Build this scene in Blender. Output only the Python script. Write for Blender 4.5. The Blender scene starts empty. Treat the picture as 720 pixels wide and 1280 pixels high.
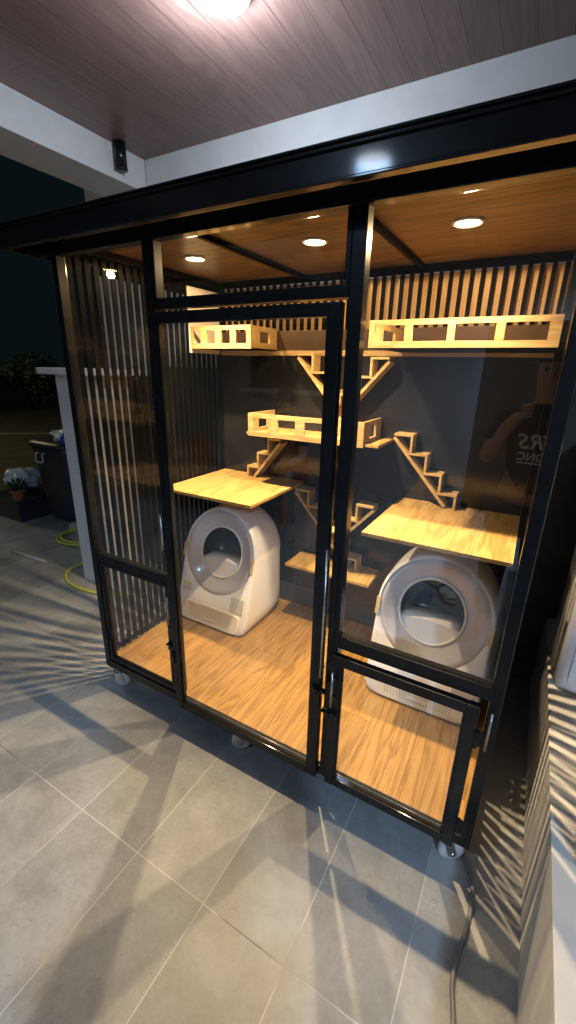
import bpy, bmesh, math, random
from mathutils import Vector, Matrix, noise
random.seed(7)
R = math.radians
scene = bpy.context.scene
col = scene.collection

# ------------------------------------------------------------------ materials
def new_mat(name):
    m = bpy.data.materials.new(name); m.use_nodes = True
    nt = m.node_tree; nt.nodes.clear()
    out = nt.nodes.new('ShaderNodeOutputMaterial')
    return m, nt, out
def N(nt, t, **kw):
    n = nt.nodes.new(t)
    for k, v in kw.items():
        if k.startswith('i_'):
            key = k[2:]; key = int(key) if key.isdigit() else key.replace('_', ' ')
            n.inputs[key].default_value = v
        else: setattr(n, k, v)
    return n
def coords(nt, scale=(1, 1, 1), rot=(0, 0, 0), world=True):
    if world:
        c = N(nt, 'ShaderNodeNewGeometry').outputs['Position']
    else:
        c = N(nt, 'ShaderNodeTexCoord').outputs['Object']
    mp = N(nt, 'ShaderNodeMapping'); mp.inputs['Scale'].default_value = scale; mp.inputs['Rotation'].default_value = rot
    nt.links.new(c, mp.inputs['Vector']); return mp.outputs['Vector']
def ramp(nt, fac, stops):
    r = N(nt, 'ShaderNodeValToRGB'); cr = r.color_ramp
    while len(cr.elements) > 1: cr.elements.remove(cr.elements[-1])
    for i, (p, c) in enumerate(stops):
        e = cr.elements[0] if i == 0 else cr.elements.new(p)
        e.position = p; e.color = (c[0], c[1], c[2], 1)
    nt.links.new(fac, r.inputs[0]); return r.outputs[0]
def mixc(nt, f, a, b, mode='MIX'):
    m = N(nt, 'ShaderNodeMix', data_type='RGBA', blend_type=mode)
    for s, v in ((m.inputs[0], f), (m.inputs[6], a), (m.inputs[7], b)):
        if hasattr(v, 'is_output'): nt.links.new(v, s)
        elif isinstance(v, (int, float)): s.default_value = v
        else: s.default_value = (*v, 1)
    return m.outputs[2]
def math_(nt, op, a, b=None, c=None):
    m = N(nt, 'ShaderNodeMath', operation=op)
    for i, v in enumerate((a, b, c)):
        if v is None: continue
        if hasattr(v, 'is_output'): nt.links.new(v, m.inputs[i])
        else: m.inputs[i].default_value = v
    return m.outputs[0]
def mottled(name, c1, c2, rough=.5, scale=8, bump=0.0, bscale=60, metallic=0, stretch=(1, 1, 1), coat=0, rvar=.1, spec=.5):
    m, nt, out = new_mat(name)
    v = coords(nt, stretch)
    n = N(nt, 'ShaderNodeTexNoise', i_Scale=scale, i_Detail=6.0, i_Roughness=.6); nt.links.new(v, n.inputs['Vector'])
    cc = ramp(nt, n.outputs[0], [(.3, c1), (.7, c2)])
    p = N(nt, 'ShaderNodeBsdfPrincipled', i_Metallic=metallic)
    p.inputs['Coat Weight'].default_value = coat; p.inputs['Coat Roughness'].default_value = .08
    p.inputs['Specular IOR Level'].default_value = spec
    nt.links.new(cc, p.inputs['Base Color'])
    n2 = N(nt, 'ShaderNodeTexNoise', i_Scale=bscale, i_Detail=4.0); nt.links.new(v, n2.inputs['Vector'])
    rr = math_(nt, 'MULTIPLY_ADD', n2.outputs[0], rvar * 2, rough - rvar); nt.links.new(rr, p.inputs['Roughness'])
    if bump:
        b = N(nt, 'ShaderNodeBump', i_Strength=bump, i_Distance=.004); nt.links.new(n2.outputs[0], b.inputs['Height'])
        nt.links.new(b.outputs[0], p.inputs['Normal'])
    nt.links.new(p.outputs[0], out.inputs[0]); return m
def wood(name, dark, mid, light, axis='x', scale=1.0, rough=.4, plank=0, plank_len=1.2, coat=0.0, gap=.0015, ring=1.0):
    """grain runs along axis; optional planks laid across it"""
    m, nt, out = new_mat(name)
    geo = N(nt, 'ShaderNodeNewGeometry').outputs['Position']
    sx = N(nt, 'ShaderNodeSeparateXYZ'); nt.links.new(geo, sx.inputs[0])
    ax = {'x': 0, 'y': 1, 'z': 2}[axis]
    along = sx.outputs[ax]; across = sx.outputs[{0: 1, 1: 0, 2: 0}[ax]]; third = sx.outputs[{0: 2, 1: 2, 2: 1}[ax]]
    seed = 0.0; groove = None
    if plank:
        a = math_(nt, 'DIVIDE', across, plank); fl = math_(nt, 'FLOOR', a); fr = math_(nt, 'FRACT', a)
        off = math_(nt, 'MULTIPLY', math_(nt, 'FRACT', math_(nt, 'MULTIPLY', fl, .377)), plank_len)
        b = math_(nt, 'DIVIDE', math_(nt, 'ADD', along, off), plank_len); fb = math_(nt, 'FLOOR', b); frb = math_(nt, 'FRACT', b)
        seedv = math_(nt, 'ADD', math_(nt, 'MULTIPLY', fl, 3.7), math_(nt, 'MULTIPLY', fb, 11.3))
        seed = seedv
        e1 = math_(nt, 'LESS_THAN', math_(nt, 'MINIMUM', fr, math_(nt, 'SUBTRACT', 1, fr)), gap / plank)
        e2 = math_(nt, 'LESS_THAN', math_(nt, 'MINIMUM', frb, math_(nt, 'SUBTRACT', 1, frb)), gap / plank_len)
        groove = math_(nt, 'MAXIMUM', e1, e2)
    cv = N(nt, 'ShaderNodeCombineXYZ')
    nt.links.new(math_(nt, 'MULTIPLY', along, 1.1 * scale), cv.inputs[0])
    nt.links.new(math_(nt, 'MULTIPLY', across, 11 * scale), cv.inputs[1])
    nt.links.new(math_(nt, 'MULTIPLY_ADD', third, 11 * scale, seed), cv.inputs[2])
    n1 = N(nt, 'ShaderNodeTexNoise', i_Scale=1.0, i_Detail=3.0, i_Distortion=.6); nt.links.new(cv.outputs[0], n1.inputs['Vector'])
    rings = math_(nt, 'FRACT', math_(nt, 'MULTIPLY', n1.outputs[0], 9 * ring))
    rings = math_(nt, 'ABSOLUTE', math_(nt, 'MULTIPLY_ADD', rings, 2, -1))
    cv2 = N(nt, 'ShaderNodeVectorMath', operation='MULTIPLY'); cv2.inputs[1].default_value = (5, 16, 16); nt.links.new(cv.outputs[0], cv2.inputs[0])
    n2 = N(nt, 'ShaderNodeTexNoise', i_Scale=1.0, i_Detail=5.0, i_Roughness=.7); nt.links.new(cv2.outputs[0], n2.inputs['Vector'])
    f = math_(nt, 'ADD', math_(nt, 'MULTIPLY', rings, .42), math_(nt, 'MULTIPLY', n2.outputs[0], .6))
    c = ramp(nt, f, [(.2, light), (.5, mid), (.85, dark)])
    if plank:
        wn = N(nt, 'ShaderNodeTexWhiteNoise', noise_dimensions='1D'); nt.links.new(seed, wn.inputs['W'])
        tint = math_(nt, 'MULTIPLY_ADD', wn.outputs[0], .3, .84)
        tc = N(nt, 'ShaderNodeCombineColor'); [nt.links.new(tint, tc.inputs[i]) for i in range(3)]
        c = mixc(nt, 1.0, c, tc.outputs[0], 'MULTIPLY')
        c = mixc(nt, groove, c, tuple(v * .35 for v in dark))
    p = N(nt, 'ShaderNodeBsdfPrincipled'); nt.links.new(c, p.inputs['Base Color'])
    p.inputs['Coat Weight'].default_value = coat; p.inputs['Coat Roughness'].default_value = .15
    nt.links.new(math_(nt, 'MULTIPLY_ADD', n2.outputs[0], .2, rough - .1), p.inputs['Roughness'])
    b = N(nt, 'ShaderNodeBump', i_Strength=.25, i_Distance=.0015); nt.links.new(f, b.inputs['Height']); nt.links.new(b.outputs[0], p.inputs['Normal'])
    nt.links.new(p.outputs[0], out.inputs[0]); return m
def glass_mat(name, tint=(.985, .99, .99), gain=1.0, bumpy=.0):
    m, nt, out = new_mat(name)
    t = N(nt, 'ShaderNodeBsdfTransparent'); t.inputs[0].default_value = (*tint, 1)
    g = N(nt, 'ShaderNodeBsdfGlossy', i_Roughness=.0); g.inputs[0].default_value = (1, 1, 1, 1)
    lw = N(nt, 'ShaderNodeLayerWeight', i_Blend=.5)
    fr5 = math_(nt, 'MULTIPLY_ADD', math_(nt, 'POWER', lw.outputs['Facing'], 5.0), .9, .038)
    # smudges: faint dusty haze on the pane
    v = coords(nt); n = N(nt, 'ShaderNodeTexNoise', i_Scale=3.5, i_Detail=5.0, i_Distortion=1.2); nt.links.new(v, n.inputs['Vector'])
    sm = ramp(nt, n.outputs[0], [(.5, (0, 0, 0)), (.8, (.0025, .0025, .0025))])
    ff = math_(nt, 'MINIMUM', math_(nt, 'MULTIPLY', fr5, gain), 1.0)
    mx = N(nt, 'ShaderNodeMixShader'); nt.links.new(ff, mx.inputs[0]); nt.links.new(t.outputs[0], mx.inputs[1]); nt.links.new(g.outputs[0], mx.inputs[2])
    d = N(nt, 'ShaderNodeBsdfDiffuse'); d.inputs[0].default_value = (.7, .7, .7, 1)
    mx2 = N(nt, 'ShaderNodeMixShader'); nt.links.new(sm, mx2.inputs[0]); nt.links.new(mx.outputs[0], mx2.inputs[1]); nt.links.new(d.outputs[0], mx2.inputs[2])
    nt.links.new(mx2.outputs[0], out.inputs[0]); return m
def emit(name, c, s):
    m, nt, out = new_mat(name); e = N(nt, 'ShaderNodeEmission', i_Strength=s); e.inputs[0].default_value = (*c, 1)
    nt.links.new(e.outputs[0], out.inputs[0]); return m
def floor_tiles():
    m, nt, out = new_mat('porcelain_tile')
    geo = N(nt, 'ShaderNodeNewGeometry').outputs['Position']
    s = N(nt, 'ShaderNodeSeparateXYZ'); nt.links.new(geo, s.inputs[0])
    wob = N(nt, 'ShaderNodeTexNoise', i_Scale=40.0, i_Detail=2.0); nt.links.new(geo, wob.inputs['Vector'])
    u = math_(nt, 'DIVIDE', math_(nt, 'ADD', s.outputs[0], .942 + 30), .3)
    v = math_(nt, 'DIVIDE', math_(nt, 'ADD', s.outputs[1], -.649 + 60), .6)
    fu, fv = math_(nt, 'FRACT', u), math_(nt, 'FRACT', v)
    du = math_(nt, 'MULTIPLY', math_(nt, 'MINIMUM', fu, math_(nt, 'SUBTRACT', 1, fu)), .3)
    dv = math_(nt, 'MULTIPLY', math_(nt, 'MINIMUM', fv, math_(nt, 'SUBTRACT', 1, fv)), .6)
    d = math_(nt, 'ADD', math_(nt, 'MINIMUM', du, dv), math_(nt, 'MULTIPLY_ADD', wob.outputs[0], .0012, -.0006))
    g = math_(nt, 'LESS_THAN', d, .0016)
    cell = N(nt, 'ShaderNodeCombineXYZ'); nt.links.new(math_(nt, 'FLOOR', u), cell.inputs[0]); nt.links.new(math_(nt, 'FLOOR', v), cell.inputs[1])
    wn = N(nt, 'ShaderNodeTexWhiteNoise', noise_dimensions='3D'); nt.links.new(cell.outputs[0], wn.inputs['Vector'])
    shift = N(nt, 'ShaderNodeVectorMath', operation='MULTIPLY_ADD'); nt.links.new(wn.outputs['Color'], shift.inputs[0]); shift.inputs[1].default_value = (7, 7, 7); nt.links.new(geo, shift.inputs[2])
    n1 = N(nt, 'ShaderNodeTexNoise', i_Scale=5.0, i_Detail=8.0, i_Roughness=.68, i_Distortion=.5); nt.links.new(shift.outputs[0], n1.inputs['Vector'])
    n2 = N(nt, 'ShaderNodeTexNoise', i_Scale=70.0, i_Detail=5.0); nt.links.new(geo, n2.inputs['Vector'])
    c = ramp(nt, n1.outputs[0], [(.28, (.275, .283, .287)), (.5, (.345, .355, .36)), (.72, (.42, .43, .432))])
    c = mixc(nt, .14, c, ramp(nt, n2.outputs[0], [(.35, (.22, .215, .205)), (.65, (.45, .44, .42))]))
    # thin scratchy veins
    ws = N(nt, 'ShaderNodeTexNoise', i_Scale=3.0, i_Detail=7.0, i_Roughness=.7, i_Distortion=1.5); nt.links.new(shift.outputs[0], ws.inputs['Vector'])
    vein = math_(nt, 'ABSOLUTE', math_(nt, 'SUBTRACT', ws.outputs[0], .5)); vein = math_(nt, 'LESS_THAN', vein, .004)
    c = mixc(nt, math_(nt, 'MULTIPLY', vein, .25), c, (.14, .13, .12))
    st = N(nt, 'ShaderNodeTexNoise', i_Scale=1.7, i_Detail=9.0, i_Roughness=.72); nt.links.new(geo, st.inputs['Vector'])
    c = mixc(nt, 1.0, c, ramp(nt, st.outputs[0], [(.38, (.78, .77, .75)), (.52, (1, 1, 1)), (.7, (1.0, 1.0, 1.0))]), 'MULTIPLY')
    vo = N(nt, 'ShaderNodeTexVoronoi', i_Scale=38.0); nt.links.new(geo, vo.inputs['Vector'])
    vsel = N(nt, 'ShaderNodeSeparateColor'); nt.links.new(vo.outputs['Color'], vsel.inputs[0])
    spk = math_(nt, 'MULTIPLY', math_(nt, 'LESS_THAN', vo.outputs['Distance'], .09), math_(nt, 'GREATER_THAN', vsel.outputs[0], .86))
    c = mixc(nt, math_(nt, 'MULTIPLY', spk, .5), c, (.10, .09, .08))
    tv = math_(nt, 'MULTIPLY_ADD', wn.outputs[0], .2, .88); tc = N(nt, 'ShaderNodeCombineColor'); [nt.links.new(tv, tc.inputs[i]) for i in range(3)]
    c = mixc(nt, 1.0, c, tc.outputs[0], 'MULTIPLY')
    gn = N(nt, 'ShaderNodeTexNoise', i_Scale=2.3, i_Detail=2.0); nt.links.new(geo, gn.inputs['Vector'])
    gc = ramp(nt, gn.outputs[0], [(.36, (.12, .115, .11)), (.46, (.55, .53, .5)), (.7, (.62, .6, .57))])
    c = mixc(nt, g, c, gc)
    p = N(nt, 'ShaderNodeBsdfPrincipled'); nt.links.new(c, p.inputs['Base Color'])
    nt.links.new(math_(nt, 'MULTIPLY_ADD', n2.outputs[0], .25, .38), p.inputs['Roughness'])
    hb = math_(nt, 'ADD', math_(nt, 'MULTIPLY', n2.outputs[0], .08), math_(nt, 'MULTIPLY', g, -1.0))
    b = N(nt, 'ShaderNodeBump', i_Strength=.35, i_Distance=.002); nt.links.new(hb, b.inputs['Height']); nt.links.new(b.outputs[0], p.inputs['Normal'])
    nt.links.new(p.outputs[0], out.inputs[0]); return m

M = {}
M['black'] = mottled('black_gloss_paint', (.004, .005, .006), (.008, .009, .011), .34, 20, .06, 14, coat=.4, rvar=.05, spec=.15)
M['slat_black'] = mottled('black_slat_paint', (.0012, .0012, .0012), (.0022, .0022, .0022), .5, 20, .1, 50, rvar=.05, spec=.04)
M['back'] = mottled('black_back_sheet', (.010, .010, .011), (.020, .020, .022), .16, 3, .12, 6, rvar=.05)
M['pine'] = wood('pine_board', (.34, .20, .07), (.50, .34, .14), (.60, .44, .21), 'x', 1.6, .45, ring=.8)
M['pine_z'] = wood('pine_post', (.34, .20, .07), (.50, .34, .14), (.60, .44, .21), 'z', 1.6, .45, ring=.8)
M['board'] = wood('honey_board', (.50, .29, .12), (.62, .40, .18), (.70, .48, .24), 'z', 1.2, .5, ring=.6)  # orange tone has the warm lamp light put into it
M['ply'] = wood('oak_veneer', (.28, .155, .045), (.46, .29, .095), (.56, .38, .14), 'y', 1.3, .36, ring=.7)
M['laminate'] = wood('oak_laminate', (.16, .082, .023), (.32, .178, .050), (.38, .230, .070), 'y', 1.5, .32, plank=.19, plank_len=1.3, gap=.0007, ring=.7)
M['cab_ceiling'] = wood('walnut_laminate', (.04, .023, .011), (.13, .077, .036), (.25, .16, .08), 'x', .6, .33, ring=1.1)
M['porch_ceiling'] = wood('brown_ceiling_plank', (.20, .115, .092), (.25, .147, .118), (.285, .17, .138), 'y', .8, .36, plank=.12, plank_len=9.0, gap=.0012)
M['white_wall'] = mottled('white_render', (.60, .59, .565), (.68, .665, .64), .7, 6, .2, 120)
M['cladb'] = mottled('brown_door', (.06, .033, .018), (.09, .05, .028), .4, 6)
M['house'] = mottled('grey_render', (.36, .365, .37), (.44, .44, .44), .75, 5, .2, 100)
M['clad'] = mottled('grey_cladding', (.07, .065, .06), (.13, .12, .11), .6, 5, .2, 80)  # dark tone, painted shade for the lower porch wall and column
M['shell'] = mottled('white_plastic', (.80, .80, .82), (.86, .86, .87), .32, 6, .0, 30, rvar=.04)
M['cream'] = mottled('cream_plastic', (.72, .68, .60), (.77, .73, .66), .35, 6, .0, 30, rvar=.04)
M['funnel'] = mottled('lilac_grey_plastic', (.50, .49, .52), (.58, .57, .60), .2, 5, .0, 20, coat=.5, rvar=.05)
M['drum'] = mottled('dark_smoked_plastic', (.03, .032, .036), (.06, .062, .068), .2, 5, .0, 20, rvar=.05)
M['tape'] = mottled('beige_tape', (.62, .48, .24), (.68, .54, .30), .5, 10)
M['label'] = mottled('pale_sticker', (.55, .56, .55), (.66, .66, .64), .5, 60)
M['ylabel'] = mottled('yellow_green_sticker', (.62, .66, .25), (.68, .7, .35), .5, 60)
M['hole'] = mottled('dark_opening', (.16, .13, .10), (.20, .17, .13), .8, 10)
M['steel'] = mottled('brushed_steel', (.50, .50, .50), (.62, .62, .62), .3, 30, .05, 200, metallic=1)
M['zinc'] = mottled('zinc_bracket', (.40, .42, .45), (.6, .62, .65), .35, 20, .1, 80, metallic=1)
M['wheel'] = mottled('grey_rubber', (.45, .47, .49), (.58, .60, .62), .4, 20)
M['glass'] = glass_mat('clear_glass', gain=1.7)
M['glassB'] = glass_mat('side_glass', gain=.28)
M['lens'] = emit('warm_lamp_lens', (1.0, .74, .38), 60)
M['ring'] = mottled('white_lamp_ring', (.75, .72, .65), (.8, .78, .72), .4, 8)
M['lampc'] = emit('cool_lamp_lens', (.82, .90, 1.0), 40)
M['cable'] = mottled('grey_cable', (.16, .165, .19), (.22, .225, .25), .4, 30)
M['tiles'] = floor_tiles()
M['asphalt'] = mottled('asphalt', (.045, .040, .028), (.085, .076, .052), .85, 2.5, .4, 60)
M['kerb'] = mottled('concrete_line', (.30, .28, .22), (.4, .37, .3), .8, 6)
M['leaf'] = mottled('dark_leaf', (.02, .05, .02), (.06, .11, .045), .6, 12)
M['bin'] = mottled('black_bin_plastic', (.014, .016, .02), (.03, .033, .038), .4, 6, .1, 40)
M['bag'] = mottled('white_plastic_bag', (.5, .55, .58), (.7, .74, .76), .35, 9, .8, 18)
M['blue'] = mottled('blue_plastic', (.01, .03, .45), (.02, .06, .6), .4, 9)
M['terra'] = mottled('terracotta', (.30, .10, .05), (.42, .16, .08), .7, 12)
M['hoseg'] = mottled('lime_hose', (.50, .50, .05), (.58, .58, .10), .4, 12)
M['hoseo'] = mottled('orange_hose', (.55, .20, .03), (.68, .28, .05), .4, 12)
M['grid'] = mottled('pale_grey_plastic', (.4, .42, .42), (.5, .52, .52), .5, 12)
M['handwood'] = mottled('carved_teak', (.55, .18, .05), (.7, .27, .09), .4, 10, .2, 50, stretch=(1, 1, .3))
M['rubberdark'] = mottled('slate_rubber', (.16, .18, .22), (.22, .25, .30), .55, 12)
M['rubbertan'] = mottled('tan_rubber', (.55, .51, .43), (.62, .58, .5), .55, 12)
M['skin'] = mottled('skin', (.38, .22, .14), (.46, .28, .19), .5, 9)
M['navy'] = mottled('navy_cloth', (.02, .03, .08), (.04, .05, .12), .8, 20, .3, 90)
M['maroon'] = mottled('maroon_cloth', (.16, .015, .025), (.24, .03, .04), .8, 20, .3, 90)
M['blackcloth'] = mottled('black_cotton', (.012, .012, .015), (.022, .022, .026), .85, 20, .3, 90)
M['hair'] = mottled('black_hair', (.008, .007, .006), (.02, .018, .016), .5, 40, .4, 90)
M['winframe'] = mottled('dark_window_frame', (.03, .03, .03), (.05, .05, .05), .4, 9)
M['ceramic'] = mottled('bluish_white_ceramic', (.60, .68, .76), (.70, .76, .82), .22, 4, .0, 20)
M['charcoal'] = mottled('charcoal_panel', (.035, .035, .038), (.05, .05, .053), .5, 3, .1, 40)

# ------------------------------------------------------------------ mesh helpers
class MB:
    def __init__(s): s.bm = bmesh.new()
    def box(s, x0, x1, y0, y1, z0, z1, bev=0.0):
        if x0 > x1: x0, x1 = x1, x0
        if y0 > y1: y0, y1 = y1, y0
        if z0 > z1: z0, z1 = z1, z0
        r = bmesh.ops.create_cube(s.bm, size=1.0)
        vs = r['verts']
        for v in vs:
            v.co = Vector(((x0 + x1) / 2 + v.co.x * (x1 - x0), (y0 + y1) / 2 + v.co.y * (y1 - y0), (z0 + z1) / 2 + v.co.z * (z1 - z0)))
        if bev:
            es = list({e for v in vs for e in v.link_edges})
            bmesh.ops.bevel(s.bm, geom=es, offset=bev, segments=2, affect='EDGES', profile=.7)
        return s
    def bar(s, a, b, w, d, up=(0, 1, 0), bev=0.0):
        """rectangular bar from a to b, w across, d along 'up'"""
        a, b = Vector(a), Vector(b); t = (b - a); L = t.length; t.normalize(); u = Vector(up); u = (u - t * u.dot(t)).normalized(); q = t.cross(u)
        r = bmesh.ops.create_cube(s.bm, size=1.0); vs = r['verts']
        for v in vs: c = v.co.copy(); v.co = (a + b) / 2 + t * c.x * L + u * c.y * d + q * c.z * w
        if bev:
            es = list({e for v in vs for e in v.link_edges}); bmesh.ops.bevel(s.bm, geom=es, offset=bev, segments=2, affect='EDGES')
        return s
    def cyl(s, a, b, r0, r1=None, seg=24, caps=True):
        a, b = Vector(a), Vector(b); r1 = r0 if r1 is None else r1
        t = (b - a).normalized(); u = t.orthogonal().normalized(); q = t.cross(u)
        A = [s.bm.verts.new(a + (u * math.cos(k * 2 * math.pi / seg) + q * math.sin(k * 2 * math.pi / seg)) * r0) for k in range(seg)]
        B = [s.bm.verts.new(b + (u * math.cos(k * 2 * math.pi / seg) + q * math.sin(k * 2 * math.pi / seg)) * r1) for k in range(seg)]
        for k in range(seg): s.bm.faces.new((A[k], A[(k + 1) % seg], B[(k + 1) % seg], B[k])).smooth = True
        if caps: s.bm.faces.new(A[::-1]); s.bm.faces.new(B)
        return s
    def tube(s, pts, r, seg=10, closed=False, rad=None):
        pts = [Vector(p) for p in pts]; n = len(pts); rings = []; prev = None
        for i, p in enumerate(pts):
            t = (pts[(i + 1) % n] - pts[i - 1]) if closed else (pts[min(i + 1, n - 1)] - pts[max(i - 1, 0)])
            t.normalize()
            u = (prev - t * prev.dot(t)).normalized() if prev is not None else t.orthogonal().normalized()
            prev = u; q = t.cross(u); rr = rad[i] if rad else r
            rings.append([s.bm.verts.new(p + (u * math.cos(k * 2 * math.pi / seg) + q * math.sin(k * 2 * math.pi / seg)) * rr) for k in range(seg)])
        for i in range(n if closed else n - 1):
            A, B = rings[i], rings[(i + 1) % n]
            for k in range(seg): s.bm.faces.new((A[k], A[(k + 1) % seg], B[(k + 1) % seg], B[k])).smooth = True
        if not closed: s.bm.faces.new(rings[0][::-1]); s.bm.faces.new(rings[-1])
        return s
    def lathe(s, prof, c=(0, 0, 0), seg=40, axis=(0, 0, 1)):
        c = Vector(c); t = Vector(axis).normalized(); u = t.orthogonal().normalized(); q = t.cross(u); rings = []
        for r, z in prof:
            rings.append([s.bm.verts.new(c + t * z + (u * math.cos(k * 2 * math.pi / seg) + q * math.sin(k * 2 * math.pi / seg)) * max(r, .0004)) for k in range(seg)])
        for A, B in zip(rings, rings[1:]):
            for k in range(seg): s.bm.faces.new((A[k], A[(k + 1) % seg], B[(k + 1) % seg], B[k])).smooth = True
        s.bm.faces.new(rings[0][::-1]).smooth = True; s.bm.faces.new(rings[-1]).smooth = True
        return s
    def loops(s, L, cap0=True, cap1=True, smooth=True):
        rings = [[s.bm.verts.new(Vector(p)) for p in l] for l in L]
        for A, B in zip(rings, rings[1:]):
            n = len(A)
            for k in range(n): s.bm.faces.new((A[k], A[(k + 1) % n], B[(k + 1) % n], B[k])).smooth = smooth
        if cap0: s.bm.faces.new(rings[0][::-1])
        if cap1: s.bm.faces.new(rings[-1])
        return s
    def build(s, name, mat, parent=None, autosmooth=True):
        me = bpy.data.meshes.new(name)
        bmesh.ops.recalc_face_normals(s.bm, faces=s.bm.faces)
        s.bm.to_mesh(me); s.bm.free()
        if isinstance(mat, str): mat = M[mat]
        me.materials.append(mat)
        o = bpy.data.objects.new(name, me); col.objects.link(o)
        if parent:
            o.parent = parent
            w = Matrix.Identity(4); p = parent
            while p: w = p.matrix_basis @ w; p = p.parent
            me.transform(w.inverted())     # meshes are written in world space; keep them there
        return o
def empty(name, loc, label, cat, group=None):
    o = bpy.data.objects.new(name, None); col.objects.link(o); o.location = loc; o.empty_display_size = .1
    return tag(o, label, cat, group)
def tag(o, label=None, cat=None, group=None, kind=None):
    if label: o['label'] = label
    if cat: o['category'] = cat
    if group: o['group'] = group
    if kind: o['kind'] = kind
    return o
def copy_thing(root, loc, label):
    r = root.copy(); col.objects.link(r); r.location = loc; r['label'] = label
    for ch in list(root.children):
        c = ch.copy(); col.objects.link(c); c.parent = r
        for g in ch.children:
            d = g.copy(); col.objects.link(d); d.parent = c
    return r
def lamp(name, kind, loc, energy, color, radius=.03, rot=None, spot=None, blend=.3):
    l = bpy.data.lights.new(name, kind); l.energy = energy; l.color = color; l.shadow_soft_size = radius
    if spot: l.spot_size = spot; l.spot_blend = blend
    o = bpy.data.objects.new(name, l); col.objects.link(o); o.location = loc
    if rot: o.rotation_euler = rot
    return o

# ------------------------------------------------------------------ setting
m = MB().box(-5.6, .85, -3.6, 3.6, -.1, 0.0); tag(m.build('floor', 'tiles'), kind='structure')
m = MB()
for (x0, x1, y0, y1) in ((-60, -5.6, -60, 60), (-5.6, 60, 3.6, 60), (-5.6, 60, -60, -3.6), (.85, 60, -3.6, 3.6)):
    vs = [m.bm.verts.new(c) for c in ((x0, y0, -.03), (x1, y0, -.03), (x1, y1, -.03), (x0, y1, -.03))]; m.bm.faces.new(vs)
tag(m.build('ground', 'asphalt'), kind='structure')
m = MB().bar((-15, 2.4, -.02), (-6.2, 9.6, -.02), .07, .012, up=(0, 0, 1)); tag(m.build('road_line', 'kerb'), kind='structure')

CZ = 2.85
m = MB().box(-2.41, 3.2, -3.4, 2.35, CZ, CZ + .05); tag(m.build('ceiling', 'porch_ceiling'), kind='structure')
porch = empty('porch', (-2.6, 2.5, 0), 'white rendered porch frame of beams and a corner column behind the black cabinet', 'porch')
m = MB().box(-2.72, -2.41, -3.4, 2.349, 2.675, 3.05, .006); m.build('beam', 'white_wall', porch)
m = MB().box(-2.41, 3.2, 2.352, 2.65, 2.66, 3.05, .006); m.build('beam', 'white_wall', porch)
m = MB().box(-3.02, -2.412, 2.354, 2.75, 1.60, 3.049, .006); m.build('column', 'white_wall', porch)
MB().box(-3.01, -2.412, 2.358, 2.74, 0, 1.599, .004).build('column_base', 'clad', porch)  # shadow on the lower column painted in as a dark block
m = MB().box(-2.411, 3.2, 2.362, 2.6, 1.62, 2.659); m.build('wall', 'white_wall', porch)
m = MB().box(-2.411, 3.2, 2.356, 2.6, 0, 1.618); m.build('cladding', 'clad', porch)  # lower wall darkened in colour to stand in for shade

# cylinder spotlight on the ceiling corner
sp = empty('ceiling_spotlight', (-2.375, 2.12, CZ), 'small black cylinder spotlight fixed at the corner of the ceiling', 'spotlight')
MB().cyl((-2.365, 2.12, CZ - .001), (-2.365, 2.12, CZ - .125), .034, seg=32).build('housing', 'black', sp)
MB().lathe([(.036, 0), (.036, .012), (.03, .012), (.028, .004)], (-2.365, 2.12, CZ - .137), axis=(0, 0, 1)).build('trim_ring', 'black', sp)

# surface ceiling lamps
def ceiling_lamp(x, y, label, r=.11):
    t = empty('ceiling_lamp', (x, y, CZ), label, 'ceiling lamp', 'round lamps on the brown porch ceiling')
    MB().lathe([(r, 0), (r, -.03), (r - .012, -.036), (r - .014, -.03)], (x, y, CZ - .001)).build('housing', 'ring', t)
    MB().lathe([(r - .015, 0), (r - .03, -.014), (.03, -.02), (.0, -.021)], (x, y, CZ - .03)).build('diffuser', 'lampc', t)
    return t
ceiling_lamp(-1.17, 1.53, 'bright cool white round lamp on the brown ceiling above the cabinet')
ceiling_lamp(-1.10, -.85, 'cool white round lamp on the brown ceiling nearer the house')
lamp('porch_lamp_light', 'POINT', (-1.17, 1.53, CZ - .13), 27, (.72, .83, 1.0), .05)
ceiling_lamp(1.35, -2.1, 'cool white round lamp on the brown ceiling at the right, behind the camera')  # added lamp, out of view, brightens the litter boxes and cupboard
lamp('porch_lamp_light', 'SPOT', (-1.10, -.85, CZ - .07), 54, (.40, .64, 1.0), .10, (0, 0, 0), R(165), .5)
lamp('porch_lamp_light', 'SPOT', (1.35, -2.1, CZ - .07), 500, (.46, .70, 1.0), .10, (0, 0, 0), R(165), .5)  # cool frontal fill from the added lamp

# ------------------------------------------------------------------ right side: ledge, wall, hanging things
rw = empty('side_wall', (.6, 1, 0), 'low white rendered wall with stripes of light beside the cabinet', 'wall')
MB().box(.246, .849, -1.6, 2.351, 0, .43, .004).build('plinth', 'white_wall', rw)
sc_ = empty('storage_cupboard', (.45, 1.9, .43), 'white round-cornered cupboard standing on the ledge at the right edge', 'cupboard')
L = []
for z, s_ in ((.4315, .86), (.436, .95), (.452, 1.0), (1.40, 1.0), (1.42, .95)):
    L.append([(.445 + .193 * s_ * math.copysign(abs(math.cos(k * math.pi / 20)) ** .3, math.cos(k * math.pi / 20)), 1.93 + .19 * s_ * math.copysign(abs(math.sin(k * math.pi / 20)) ** .3, math.sin(k * math.pi / 20)), z) for k in range(40)])
MB().loops(L).build('body', 'shell', sc_)
MB().box(.30, .60, 1.7365, 1.7395, .50, 1.36, .001).build('door', 'shell', sc_)
MB().box(.33, .345, 1.722, 1.736, .85, 1.0, .003).build('handle', 'steel', sc_)
bk = MB().lathe([(.165, 0), (.172, .006), (.20, .27), (.212, .275), (.212, .295), (.198, .295), (.19, .27), (.16, .02), (0, .018)], (.47, 1.07, .431), seg=64).build('tub', 'ceramic')
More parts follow.
